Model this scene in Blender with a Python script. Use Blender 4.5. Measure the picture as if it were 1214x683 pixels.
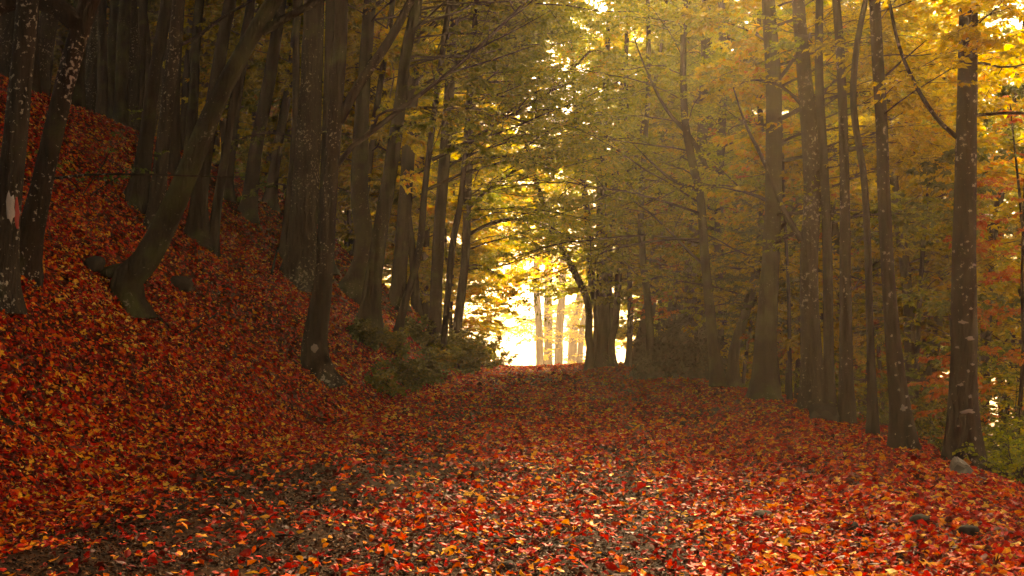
import bpy, math, random
import numpy as np
from mathutils import Vector

for o in list(bpy.data.objects):
    bpy.data.objects.remove(o)
SC = bpy.context.scene
COL = SC.collection
RNG = np.random.default_rng(11)
PI = math.pi
R = math.radians

# ------------------------------------------------------------------ camera
W0, H0, FPX, HOR, CAMZ = 1214.0, 683.0, 1349.0, 400.0, 1.3
TILT = math.atan((HOR - H0 / 2) / FPX)
cam_d = bpy.data.cameras.new('camera')
cam = bpy.data.objects.new('camera', cam_d)
COL.objects.link(cam)
cam_d.sensor_width = 36.0
cam_d.lens = 36.0 * FPX / W0
cam_d.clip_start, cam_d.clip_end = 0.05, 3000.0
cam.location = (0, 0, CAMZ)
cam.rotation_euler = (R(90) + TILT, 0, 0)
SC.camera = cam

# ------------------------------------------------------------------ light
SUN_EL, SUN_AZ = 35.0, 12.0
world = bpy.data.worlds.new('World')
SC.world = world
world.use_nodes = True
wn = world.node_tree
bg = wn.nodes['Background']
sky = wn.nodes.new('ShaderNodeTexSky')
sky.sky_type = 'NISHITA'
sky.sun_disc = False
sky.sun_elevation = R(SUN_EL)
sky.sun_rotation = R(SUN_AZ)
sky.air_density = 1.0
sky.dust_density = 6.0
sky.ozone_density = 1.0
wn.links.new(sky.outputs[0], bg.inputs[0])
bg.inputs[1].default_value = 0.05
sd = bpy.data.lights.new('sun', 'SUN')
sd.energy = 5.0
sd.angle = R(12)
sd.color = (1.0, 0.83, 0.62)
sun = bpy.data.objects.new('sun', sd)
COL.objects.link(sun)
sv = Vector((math.sin(R(SUN_AZ)) * math.cos(R(SUN_EL)), math.cos(R(SUN_AZ)) * math.cos(R(SUN_EL)), math.sin(R(SUN_EL))))
sun.rotation_euler = sv.to_track_quat('Z', 'Y').to_euler()
sun.location = sv * 100
vs = SC.view_settings
SC.display_settings.display_device = 'sRGB'
vs.view_transform = 'Standard'
vs.look = 'None'
vs.gamma = 1.0
vs.use_curve_mapping = False
vs.exposure = 3.2
vs.use_white_balance = True
vs.white_balance_temperature = 10000
vs.white_balance_tint = 10
HAZE = 0.0012
cy = SC.cycles
cy.use_denoising = True
cy.max_bounces = 6
cy.diffuse_bounces = 3
cy.glossy_bounces = 2
cy.transmission_bounces = 4
cy.volume_bounces = 1
cy.transparent_max_bounces = 4
cy.use_adaptive_sampling = True
cy.adaptive_threshold = 0.02
cy.sample_clamp_indirect = 6.0
cy.caustics_reflective = False
cy.caustics_refractive = False

# ------------------------------------------------------------------ helpers
def link(o, parent=None):
    COL.objects.link(o)
    if parent is not None:
        o.parent = parent
    return o

def tag(o, label=None, cat=None, group=None, kind=None):
    if label: o['label'] = label
    if cat: o['category'] = cat
    if group: o['group'] = group
    if kind: o['kind'] = kind
    return o

def empty(name, loc):
    o = bpy.data.objects.new(name, None)
    o.location = loc
    o.empty_display_size = 0.2
    return link(o)

def mesh_from(name, V, FL, mat=None, smooth=True):
    """FL: list of (m,k) int arrays"""
    me = bpy.data.meshes.new(name)
    V = np.asarray(V, dtype=np.float32)
    me.vertices.add(len(V))
    me.vertices.foreach_set('co', V.ravel())
    FL = [np.asarray(f, dtype=np.int32) for f in FL if len(f)]
    nl = sum(f.size for f in FL)
    npoly = sum(len(f) for f in FL)
    me.loops.add(nl)
    me.polygons.add(npoly)
    me.loops.foreach_set('vertex_index', np.concatenate([f.ravel() for f in FL]))
    tot = np.concatenate([np.full(len(f), f.shape[1], dtype=np.int32) for f in FL])
    st = np.concatenate([[0], np.cumsum(tot)[:-1]]).astype(np.int32)
    me.polygons.foreach_set('loop_start', st)
    me.polygons.foreach_set('loop_total', tot)
    me.polygons.foreach_set('use_smooth', np.full(npoly, smooth))
    me.update(calc_edges=True)
    me.validate()
    if mat: me.materials.append(mat)
    return me

def mobj(name, V, FL, mat, parent=None, smooth=True):
    return link(bpy.data.objects.new(name, mesh_from(name, V, FL, mat, smooth)), parent)

class Acc:
    def __init__(s): s.V, s.F, s.n = [], {}, 0
    def add(s, V, FL):
        for f in FL:
            if len(f): s.F.setdefault(f.shape[1], []).append(np.asarray(f) + s.n)
        s.V.append(np.asarray(V)); s.n += len(V)
    def obj(s, name, mat, parent=None, smooth=True):
        return mobj(name, np.concatenate(s.V), [np.concatenate(v) for v in s.F.values()], mat, parent, smooth)

def nrm(v):
    return v / np.maximum(np.linalg.norm(v, axis=-1, keepdims=True), 1e-9)

def tubes(P, Rr, S, cap=False):
    """P (n,K,3) polylines, Rr (n,K) radii -> V, [quads]"""
    n, K, _ = P.shape
    T = np.empty_like(P)
    T[:, 1:-1] = P[:, 2:] - P[:, :-2]
    T[:, 0] = P[:, 1] - P[:, 0]
    T[:, -1] = P[:, -1] - P[:, -2]
    T = nrm(T)
    mean = nrm(P[:, -1] - P[:, 0])
    ref = np.where(np.abs(mean[:, 2:3]) > 0.8, np.array([[1.0, 0.13, 0]]), np.array([[0, 0.1, 1.0]]))[:, None, :]
    A = nrm(np.cross(T, ref))
    B = np.cross(T, A)
    th = np.arange(S) * 2 * PI / S
    V = P[:, :, None, :] + Rr[:, :, None, None] * (np.cos(th)[None, None, :, None] * A[:, :, None, :] + np.sin(th)[None, None, :, None] * B[:, :, None, :])
    V = V.reshape(-1, 3)
    i = np.arange(n)[:, None, None] * K * S
    k = np.arange(K - 1)[None, :, None] * S
    s = np.arange(S)[None, None, :]
    s2 = (s + 1) % S
    F = np.stack([i + k + s, i + k + s2, i + k + S + s2, i + k + S + s], -1).reshape(-1, 4)
    return V, [F]

# value noise (smooth) for the terrain and trunks
_tab = np.random.default_rng(5).random((256, 256))
def vnoise(x, y):
    x = np.asarray(x, float); y = np.asarray(y, float)
    xi = np.floor(x).astype(int); yi = np.floor(y).astype(int)
    fx = x - xi; fy = y - yi
    fx = fx * fx * (3 - 2 * fx); fy = fy * fy * (3 - 2 * fy)
    g = lambda a, b: _tab[a % 256, b % 256]
    return ((g(xi, yi) * (1 - fx) + g(xi + 1, yi) * fx) * (1 - fy) + (g(xi, yi + 1) * (1 - fx) + g(xi + 1, yi + 1) * fx) * fy) * 2 - 1
def fbm(x, y, o=3):
    s = 0; a = 1.0
    for i in range(o):
        s = s + a * vnoise(x * 2 ** i + 17.3 * i, y * 2 ** i + 5.1 * i); a *= 0.5
    return s

# ------------------------------------------------------------------ terrain
XL_Y = [-30, 6, 9, 12, 16, 20, 28, 35, 45, 60, 90]
XL_X = [-4.2, -3.8, -3.4, -2.9, -2.5, -2.2, -1.4, -0.8, -1.2, -5.0, -22]
XR_Y = [-30, 6, 9, 13, 19.5, 24, 30, 36, 45, 60, 90]
XR_X = [3.9, 3.9, 4.0, 4.5, 5.1, 5.1, 4.7, 4.2, 4.0, 2.6, -8]
def xl(y): return np.interp(y, XL_Y, XL_X)
def xr(y): return np.interp(y, XR_Y, XR_X)
def ground_z(x, y, path=False):
    x = np.asarray(x, float); y = np.asarray(y, float)
    P = np.interp(y, [-50, 0, 16, 36, 40, 56, 75, 140, 400], [0.1, 0, 0, 0.25, 0.24, -0.22, -1.5, -9, -18])
    u = np.maximum(xl(y) - x, 0)
    fade = np.interp(y, [-50, 42, 56, 90, 140], [1, 1, 0.55, 0.4, 0.3])
    soft = u * u / (u + 0.35)
    bank = np.where(soft < 6.2, 0.88 * soft, 0.88 * 6.2 + 0.42 * (soft - 6.2))
    bank = np.minimum(bank, 16 + 0.01 * soft) * fade
    v = np.maximum(x - xr(y), 0)
    sv_ = v * v / (v + 0.8)
    drop = -np.minimum(0.62 * sv_, 5.0 + 0.004 * sv_)
    edge = np.clip(u / 1.5, 0, 1)
    bump = 0.05 * fbm(x * 0.8, y * 0.8) + (0.24 * edge + 0.12 * np.clip(v, 0, 1)) * fbm(x * 0.45 + 9, y * 0.45)
    # banked-up leaves on the right-hand half of the path
    berm = 0.10 * np.exp(-((x - (xr(y) - 0.9)) / 0.9) ** 2)
    return P + bank + drop + bump + berm

def ray(px, py):
    cx = (px - W0 / 2) / FPX; cz = (H0 / 2 - py) / FPX
    c, s = math.cos(TILT), math.sin(TILT)
    return np.array([cx, c - s * cz, s + c * cz])
def pt(px, py, Y):
    d = ray(px, py)
    return np.array([0, 0, CAMZ]) + d * (Y / d[1])
def hit(px, py, t0=4.0, t1=90.0):
    d = ray(px, py)
    t = np.arange(t0, t1, 0.02)
    p = np.array([0, 0, CAMZ])[None] + d[None] * t[:, None]
    below = p[:, 2] < ground_z(p[:, 0], p[:, 1])
    i = np.argmax(below)
    if not below[i]: return p[-1]
    return p[i]

# ------------------------------------------------------------------ materials
def newmat(name):
    m = bpy.data.materials.new(name); m.use_nodes = True
    m.node_tree.nodes.clear()
    return m, m.node_tree.nodes, m.node_tree.links
def ramp(N, stops, interp='LINEAR'):
    r = N.new('ShaderNodeValToRGB'); cr = r.color_ramp; cr.interpolation = interp
    while len(cr.elements) < len(stops): cr.elements.new(0.5)
    for e, (p, c) in zip(cr.elements, stops):
        e.position = p; e.color = (*c, 1)
    return r
def leaf_mat(name, stops, trans=0.45, rough=0.5, scale=0.5, mix=0.5, gloss=0.08):
    m, N, L = newmat(name)
    out = N.new('ShaderNodeOutputMaterial')
    geo = N.new('ShaderNodeNewGeometry')
    tc = N.new('ShaderNodeTexCoord')
    no = N.new('ShaderNodeTexNoise'); no.inputs['Scale'].default_value = scale; no.inputs['Detail'].default_value = 2
    L.new(tc.outputs['Object'], no.inputs['Vector'])
    mr = N.new('ShaderNodeMapRange'); mr.inputs[1].default_value = 0.3; mr.inputs[2].default_value = 0.7
    L.new(no.outputs['Fac'], mr.inputs[0])
    mx = N.new('ShaderNodeMix'); mx.data_type = 'FLOAT'; mx.inputs[0].default_value = mix
    L.new(geo.outputs['Random Per Island'], mx.inputs[2]); L.new(mr.outputs[0], mx.inputs[3])
    r = ramp(N, stops); L.new(mx.outputs[0], r.inputs[0])
    # fine blotches on the blade
    n2 = N.new('ShaderNodeTexNoise'); n2.inputs['Scale'].default_value = 60; L.new(tc.outputs['Object'], n2.inputs['Vector'])
    hs = N.new('ShaderNodeHueSaturation')
    m2 = N.new('ShaderNodeMapRange'); m2.inputs[1].default_value = 0.3; m2.inputs[2].default_value = 0.7; m2.inputs[3].default_value = 0.7; m2.inputs[4].default_value = 1.25
    L.new(n2.outputs['Fac'], m2.inputs[0]); L.new(m2.outputs[0], hs.inputs['Value']); L.new(r.outputs[0], hs.inputs['Color'])
    p = N.new('ShaderNodeBsdfPrincipled'); p.inputs['Roughness'].default_value = rough
    p.inputs['Specular IOR Level'].default_value = gloss
    L.new(hs.outputs[0], p.inputs['Base Color'])
    t = N.new('ShaderNodeBsdfTranslucent'); L.new(hs.outputs[0], t.inputs['Color'])
    ms = N.new('ShaderNodeMixShader'); ms.inputs[0].default_value = trans
    L.new(p.outputs[0], ms.inputs[1]); L.new(t.outputs[0], ms.inputs[2]); L.new(ms.outputs[0], out.inputs[0])
    return m
def bark_mat(name, base, dark, lichen=0.3, moss=0.3, pale=(0.18, 0.16, 0.12)):
    m, N, L = newmat(name)
    out = N.new('ShaderNodeOutputMaterial')
    p = N.new('ShaderNodeBsdfPrincipled'); p.inputs['Roughness'].default_value = 0.85; p.inputs['Specular IOR Level'].default_value = 0.06
    tc = N.new('ShaderNodeTexCoord')
    mp = N.new('ShaderNodeMapping'); mp.inputs['Scale'].default_value = (14, 14, 2.2)
    L.new(tc.outputs['Object'], mp.inputs[0])
    n1 = N.new('ShaderNodeTexNoise'); n1.inputs['Scale'].default_value = 1.0; n1.inputs['Detail'].default_value = 6; n1.inputs['Roughness'].default_value = 0.65
    L.new(mp.outputs[0], n1.inputs['Vector'])
    r1 = ramp(N, [(0.3, dark), (0.7, base)]); L.new(n1.outputs['Fac'], r1.inputs[0])
    # moss, large patches
    n2 = N.new('ShaderNodeTexNoise'); n2.inputs['Scale'].default_value = 1.6; n2.inputs['Detail'].default_value = 5
    L.new(tc.outputs['Object'], n2.inputs['Vector'])
    mr = N.new('ShaderNodeMapRange'); mr.inputs[1].default_value = 0.62 - 0.25 * moss; mr.inputs[2].default_value = 0.75 - 0.2 * moss
    L.new(n2.outputs['Fac'], mr.inputs[0])
    m1 = N.new('ShaderNodeMix'); m1.data_type = 'RGBA'
    L.new(mr.outputs[0], m1.inputs[0]); L.new(r1.outputs[0], m1.inputs[6]); m1.inputs[7].default_value = (0.05, 0.055, 0.015, 1)
    # lichen, ragged pale patches
    mp3 = N.new('ShaderNodeMapping'); mp3.inputs['Scale'].default_value = (1, 1, 1.0)
    L.new(tc.outputs['Object'], mp3.inputs[0])
    n3 = N.new('ShaderNodeTexNoise'); n3.inputs['Scale'].default_value = 20; n3.inputs['Detail'].default_value = 4; n3.inputs['Roughness'].default_value = 0.6
    n3b = N.new('ShaderNodeTexNoise'); n3b.inputs['Scale'].default_value = 1.1
    L.new(mp3.outputs[0], n3.inputs['Vector']); L.new(tc.outputs['Object'], n3b.inputs['Vector'])
    ad = N.new('ShaderNodeMath'); ad.operation = 'MULTIPLY_ADD'; ad.inputs[1].default_value = 0.6
    L.new(n3b.outputs['Fac'], ad.inputs[0]); L.new(n3.outputs['Fac'], ad.inputs[2])
    r3 = N.new('ShaderNodeMapRange'); r3.inputs[1].default_value = 1.03 - 0.13 * lichen; r3.inputs[2].default_value = 1.07 - 0.13 * lichen
    L.new(ad.outputs[0], r3.inputs[0])
    m3 = N.new('ShaderNodeMix'); m3.data_type = 'RGBA'
    L.new(r3.outputs[0], m3.inputs[0]); L.new(m1.outputs[2], m3.inputs[6]); m3.inputs[7].default_value = (*pale, 1)
    L.new(m3.outputs[2], p.inputs['Base Color'])
    bp = N.new('ShaderNodeBump'); bp.inputs['Strength'].default_value = 1.0; bp.inputs['Distance'].default_value = 0.06
    L.new(n1.outputs['Fac'], bp.inputs['Height']); L.new(bp.outputs[0], p.inputs['Normal'])
    L.new(p.outputs[0], out.inputs[0])
    return m

M = {}
M['gold'] = leaf_mat('leaf_gold', [(0.1, (0.20, 0.17, 0.02)), (0.35, (0.46, 0.38, 0.012)), (0.66, (0.72, 0.55, 0.02)), (0.88, (0.72, 0.30, 0.015)), (0.95, (0.50, 0.10, 0.010))], 0.6)
M['lime'] = leaf_mat('leaf_lime', [(0.1, (0.10, 0.12, 0.012)), (0.4, (0.24, 0.30, 0.010)), (0.75, (0.48, 0.42, 0.015)), (0.97, (0.60, 0.26, 0.012))], 0.6)
M['olive'] = leaf_mat('leaf_olive', [(0.1, (0.05, 0.06, 0.008)), (0.45, (0.13, 0.14, 0.008)), (0.75, (0.32, 0.23, 0.012)), (0.95, (0.42, 0.12, 0.01))], 0.55)
M['orange'] = leaf_mat('leaf_orange', [(0.1, (0.30, 0.16, 0.015)), (0.4, (0.50, 0.17, 0.012)), (0.7, (0.50, 0.09, 0.010)), (0.95, (0.30, 0.03, 0.008))], 0.5)
M['green'] = leaf_mat('leaf_green', [(0.1, (0.06, 0.09, 0.012)), (0.6, (0.13, 0.17, 0.02)), (0.95, (0.30, 0.25, 0.02))], 0.5)
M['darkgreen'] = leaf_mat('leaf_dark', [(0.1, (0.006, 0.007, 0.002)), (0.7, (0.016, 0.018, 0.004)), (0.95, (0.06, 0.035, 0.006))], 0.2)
M['undergrowth'] = leaf_mat('leaf_undergrowth', [(0.1, (0.05, 0.06, 0.008)), (0.6, (0.13, 0.13, 0.012)), (0.95, (0.28, 0.18, 0.015))], 0.45)
M['bark'] = bark_mat('bark', (0.032, 0.020, 0.012), (0.005, 0.004, 0.003), 0.25, 0.3)
M['bark_spot'] = bark_mat('bark_spotted', (0.040, 0.021, 0.012), (0.005, 0.004, 0.003), 0.7, 0.1, (0.36, 0.29, 0.23))
M['bark_pale'] = bark_mat('bark_pale', (0.055, 0.041, 0.026), (0.007, 0.006, 0.004), 0.9, 0.15, (0.30, 0.26, 0.20))
M['bark_moss'] = bark_mat('bark_mossy', (0.032, 0.024, 0.011), (0.005, 0.004, 0.003), 0.45, 0.7)
M['twig'] = bark_mat('twig_bark', (0.05, 0.030, 0.018), (0.02, 0.012, 0.008), 0.0, 0.0)

def ground_mat(name, stops, scale, bump=0.6):
    m, N, L = newmat(name)
    out = N.new('ShaderNodeOutputMaterial'); p = N.new('ShaderNodeBsdfPrincipled')
    p.inputs['Roughness'].default_value = 0.8; p.inputs['Specular IOR Level'].default_value = 0.02
    tc = N.new('ShaderNodeTexCoord')
    v = N.new('ShaderNodeTexVoronoi'); v.inputs['Scale'].default_value = scale
    n = N.new('ShaderNodeTexNoise'); n.inputs['Scale'].default_value = scale * 0.7; n.inputs['Detail'].default_value = 8; n.inputs['Roughness'].default_value = 0.7
    L.new(tc.outputs['Object'], v.inputs['Vector']); L.new(tc.outputs['Object'], n.inputs['Vector'])
    sp = N.new('ShaderNodeSeparateColor'); L.new(v.outputs['Color'], sp.inputs[0])
    mx = N.new('ShaderNodeMix'); mx.data_type = 'FLOAT'; mx.inputs[0].default_value = 0.5
    L.new(sp.outputs[0], mx.inputs[2]); L.new(n.outputs['Fac'], mx.inputs[3])
    r = ramp(N, stops); L.new(mx.outputs[0], r.inputs[0])
    L.new(r.outputs[0], p.inputs['Base Color'])
    b = N.new('ShaderNodeBump'); b.inputs['Strength'].default_value = bump; b.inputs['Distance'].default_value = 0.04
    L.new(mx.outputs[0], b.inputs['Height']); L.new(b.outputs[0], p.inputs['Normal'])
    L.new(p.outputs[0], out.inputs[0])
    return m
M['ground'] = ground_mat('forest_floor', [(0.2, (0.012, 0.006, 0.004)), (0.45, (0.05, 0.011, 0.005)), (0.65, (0.12, 0.02, 0.007)), (0.85, (0.20, 0.05, 0.01))], 18)
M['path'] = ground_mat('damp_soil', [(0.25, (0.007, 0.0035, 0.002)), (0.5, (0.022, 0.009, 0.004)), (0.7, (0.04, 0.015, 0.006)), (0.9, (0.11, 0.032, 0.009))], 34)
M['litter'] = leaf_mat('litter', [(0.0, (0.025, 0.008, 0.005)), (0.2, (0.09, 0.008, 0.004)), (0.42, (0.32, 0.006, 0.004)), (0.64, (0.64, 0.014, 0.004)), (0.77, (0.78, 0.12, 0.008)), (0.90, (0.80, 0.38, 0.03)), (1.0, (0.75, 0.52, 0.14))], 0.2, 0.5, 0.7, 0.12, 0.05)
M['crumbs'] = leaf_mat('crumbs', [(0.0, (0.012, 0.006, 0.004)), (0.4, (0.035, 0.014, 0.008)), (0.75, (0.10, 0.035, 0.012)), (1.0, (0.28, 0.12, 0.04))], 0.05, 0.5, 0.7, 0.2, 0.02)
M['stone'] = ground_mat('grey_stone', [(0.2, (0.10, 0.085, 0.065)), (0.6, (0.22, 0.19, 0.15)), (0.9, (0.32, 0.28, 0.22))], 9, 0.5)
M['darkstone'] = ground_mat('dark_stone', [(0.2, (0.02, 0.017, 0.014)), (0.8, (0.06, 0.05, 0.04))], 9, 0.5)
def plain(name, c, rough=0.7):
    m, N, L = newmat(name); out = N.new('ShaderNodeOutputMaterial'); p = N.new('ShaderNodeBsdfPrincipled')
    n = N.new('ShaderNodeTexNoise'); n.inputs['Scale'].default_value = 40
    r = ramp(N, [(0.3, tuple(0.6 * k for k in c)), (0.7, c)]); L.new(n.outputs['Fac'], r.inputs[0]); L.new(r.outputs[0], p.inputs['Base Color'])
    p.inputs['Roughness'].default_value = rough; L.new(p.outputs[0], out.inputs[0]); return m
M['red_paint'] = plain('red_paint', (0.35, 0.02, 0.015))
M['white_paint'] = plain('white_paint', (0.42, 0.38, 0.32))
M['lichen'] = plain('lichen_crust', (0.34, 0.28, 0.23))

# ------------------------------------------------------------------ ground sheets
def axis(segs):
    a = []
    for s, e, st in segs: a += list(np.arange(s, e, st))
    a.append(segs[-1][1]); return np.array(a)
gx = axis([(-420, -60, 24), (-60, -16, 2), (-16, 12, 0.2), (12, 60, 1.5), (60, 420, 24)])
gy = axis([(-60, 2, 2), (2, 30, 0.2), (30, 60, 0.5), (60, 110, 2.5), (110, 900, 40)])
GX, GY = np.meshgrid(gx, gy)
GZ = ground_z(GX, GY)
inner = np.minimum(GX - xl(GY), xr(GY) - GX)
GZ = GZ - 0.06 * np.clip((inner - 0.3) / 0.3, 0, 1) * (GY > -28) * (GY < 70)
nx, ny = len(gx), len(gy)
ii = (np.arange(ny - 1)[:, None] * nx + np.arange(nx - 1)[None]).ravel()
gnd = mobj('ground', np.stack([GX, GY, GZ], -1).reshape(-1, 3), [np.stack([ii, ii + 1, ii + nx + 1, ii + nx], -1)], M['ground'])
tag(gnd, kind='structure')
py_ = axis([(-20, 2, 1.0), (2, 30, 0.15), (30, 65, 0.4)])
s_ = np.linspace(0, 1, 48)
PX = (xl(py_) + 0.15)[:, None] * (1 - s_) + (xr(py_) - 0.15)[:, None] * s_
PY = np.repeat(py_[:, None], len(s_), 1)
PZ = ground_z(PX, PY) + 0.004
e_ = np.minimum(s_, 1 - s_)
PZ -= (0.02 * (e_ < 0.001))[None]
n1, n2 = PX.shape
ii = (np.arange(n1 - 1)[:, None] * n2 + np.arange(n2 - 1)[None]).ravel()
pth = mobj('path', np.stack([PX, PY, PZ], -1).reshape(-1, 3), [np.stack([ii, ii + 1, ii + n2 + 1, ii + n2], -1)], M['path'])
tag(pth, kind='structure')

# ------------------------------------------------------------------ leaf litter
LITV = np.array([[0, 0, 0], [0.36, 0, 1], [0.70, 0, 1], [1.0, 0, 0], [0.30, 0.30, 0], [0.68, 0.25, 0], [0.30, -0.30, 0], [0.68, -0.25, 0]], float)
LITF3 = np.array([[0, 1, 4], [2, 3, 5], [0, 6, 1], [2, 7, 3]])
LITF4 = np.array([[4, 1, 2, 5], [6, 7, 2, 1]])
_a = []
for k in range(5):
    a = R(-120 + k * 60)
    rr = [0.62, 0.85, 1.0, 0.85, 0.62][k]
    _a.append((rr * math.cos(a), rr * math.sin(a)))
    if k < 4:
        a2 = R(-90 + k * 60); _a.append((0.42 * math.cos(a2), 0.42 * math.sin(a2)))
_a.append((-0.22, 0.0))
MAPV = np.array([[0, 0, 0]] + [[0.5 * x, 0.5 * y, 0.5 * math.hypot(x, y)] for x, y in _a])
nm = len(_a)
MAPF3 = np.array([[0, 1 + i, 1 + (i + 1) % nm] for i in range(nm)])
def ground_normal(x, y):
    e = 0.08
    dx = (ground_z(x + e, y) - ground_z(x - e, y)) / (2 * e)
    dy = (ground_z(x, y + e) - ground_z(x, y - e)) / (2 * e)
    return nrm(np.stack([-dx, -dy, np.ones_like(dx)], -1))
def leaves_on_ground(x, y, size, tilt, rng, maple=False, lift=0.03):
    n = len(x)
    N = ground_normal(x, y)
    N = nrm(N + rng.normal(0, tilt, (n, 3)))
    a = rng.random(n) * 2 * PI
    D = np.stack([np.cos(a), np.sin(a), np.zeros(n)], -1)
    D = nrm(D - N * (D * N).sum(-1, keepdims=True))
    Wd = np.cross(N, D)
    C = np.stack([x, y, ground_z(x, y) + 0.008 + rng.random(n) * lift], -1)
    curl = rng.normal(0, 0.10, n); curl2 = rng.normal(0.03, 0.13, n)
    if maple:
        T = MAPV[None] * size[:, None, None]
        z = (MAPV[None, :, 2] ** 2) * size[:, None] * (curl2[:, None] * 4 + rng.normal(0, 0.35, (n, len(MAPV))))
        V = C[:, None] + D[:, None] * T[:, :, 0:1] + Wd[:, None] * T[:, :, 1:2] + N[:, None] * z[:, :, None]
        F = (MAPF3[None] + (np.arange(n) * len(MAPV))[:, None, None]).reshape(-1, 3)
        return V.reshape(-1, 3), [F]
    T = np.repeat(LITV[None], n, 0)
    T[:, :, 1] *= rng.uniform(0.8, 1.15, n)[:, None]
    z = curl[:, None] * (T[:, :, 0] - 0.5) ** 2 * 5 + curl2[:, None] * np.abs(T[:, :, 1]) * 5 - T[:, :, 2] * 0.0 + rng.normal(0, 0.035, (n, 8))
    V = C[:, None] + size[:, None, None] * (D[:, None] * (T[:, :, 0:1] - 0.5) + Wd[:, None] * T[:, :, 1:2] + N[:, None] * z[:, :, None])
    o = (np.arange(n) * 8)[:, None, None]
    return V.reshape(-1, 3), [(LITF3[None] + o).reshape(-1, 3), (LITF4[None] + o).reshape(-1, 4)]

def cover(x, y):
    """how thick the litter lies, 0..1: thin on the driven part of the path"""
    inside = (x > xl(y)) & (x < xr(y))
    w = (x - xl(y)) / (xr(y) - xl(y))
    c = np.interp(w, [0, 0.07, 0.16, 0.30, 0.42, 0.50, 0.58, 0.68, 0.82, 1.0], [0.9, 0.40, 0.12, 0.12, 0.36, 0.40, 0.15, 0.55, 1.0, 1.0])
    c = np.where((y < 11) & (w < 0.62), c * np.interp(y, [6, 11], [0.6, 1.0]), c)
    c = c + np.interp(y, [12, 17, 30], [0, 0.22, 0.35])
    c = c * (0.8 + 0.45 * fbm(x * 1.1 + 3, y * 0.7))
    return np.where(inside, np.clip(c, 0.04, 1), 1.0)
def visible(x, y, m=0.03):
    return (np.abs(x) < (0.45 + m) * y + 0.6)
acc = Acc()
rng = np.random.default_rng(3)
def strew(y0, y1, dens, size, tilt, maple=False, xmin=-17, xmax=8, lift=0.03):
    area = (y1 - y0) * (xmax - xmin)
    n = int(area * dens)
    y = rng.uniform(y0, y1, n); x = rng.uniform(xmin, xmax, n)
    k = visible(x, y) & (rng.random(n) < cover(x, y)) & (x < xr(y) + 2.2) & (ground_z(x, y) < 10)
    x, y = x[k], y[k]
    s = size * np.clip(rng.lognormal(-0.05, 0.28, len(x)), 0.45, 1.7)
    acc.add(*leaves_on_ground(x, y, s, tilt, rng, maple, lift))
strew(4.2, 9, 2300, 0.052, 0.32, xmin=-5, xmax=6, lift=0.045)
strew(9, 16, 1500, 0.055, 0.34, xmin=-8, xmax=8, lift=0.05)
strew(16, 26, 720, 0.064, 0.36, xmin=-13, xmax=8, lift=0.05)
strew(26, 46, 240, 0.09, 0.36, xmin=-17, xmax=8, lift=0.05)
strew(46, 62, 40, 0.13, 0.3, xmin=-10, xmax=8)
strew(4.2, 12, 45, 0.10, 0.25, True, xmin=-6, xmax=6, lift=0.05)
strew(12, 24, 18, 0.11, 0.25, True, xmin=-9, xmax=8, lift=0.05)
lit = acc.obj('leaf_litter', M['litter'], smooth=False)
tag(lit, 'carpet of fallen red, orange and yellow beech leaves over path and bank', 'fallen leaves', kind='stuff')

acc = Acc()
_cover = cover
def cover(x, y): return np.where((x > xl(y) - 0.4) & (x < xr(y)), 0.3 + 0.7 * (fbm(x * 2.3, y * 2.3) > -0.3), 0.25)
strew(4.2, 9, 1500, 0.026, 0.30, xmin=-5, xmax=6, lift=0.012)
strew(9, 16, 900, 0.032, 0.30, xmin=-6, xmax=7, lift=0.012)
strew(16, 28, 350, 0.045, 0.30, xmin=-6, xmax=7, lift=0.012)
crumbs = acc.obj('leaf_crumbs', M['crumbs'], smooth=False)
tag(crumbs, 'crumbled dark brown leaf scraps trodden into the damp path', 'leaf scraps', kind='stuff')

# ------------------------------------------------------------------ trees
LEAF6 = np.array([[0, 0], [0.28, 0.26], [0.66, 0.25], [1.0, 0], [0.66, -0.25], [0.28, -0.26]])
LEAF4 = np.array([[0, 0], [0.45, 0.30], [1.0, 0], [0.45, -0.30]])
UP = np.array([0, 0, 1.0])

def interp_poly(P, Rr, idx, t):
    K = P.shape[1]
    f = t * (K - 1); i = np.minimum(f.astype(int), K - 2); w = (f - i)[:, None]
    p = P[idx, i] * (1 - w) + P[idx, i + 1] * w
    T = nrm(P[idx, i + 1] - P[idx, i])
    r = Rr[idx, i] * (1 - w[:, 0]) + Rr[idx, i + 1] * w[:, 0]
    return p, T, r

def grow(start, D, L, r0, K, rng, droop=0.0, wob=0.12, level=0.0):
    """polylines from start (n,3) along D, length L, bending"""
    n = len(start)
    P = np.empty((n, K, 3)); P[:, 0] = start
    d = D.copy(); st = (L / (K - 1))[:, None]
    for k in range(1, K):
        d = d + rng.normal(0, wob, (n, 3))
        d[:, 2] += -droop - level * d[:, 2]
        d = nrm(d)
        P[:, k] = P[:, k - 1] + d * st
    tt = np.linspace(0, 1, K)[None]
    return P, r0[:, None] * (1 - 0.8 * tt)

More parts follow.
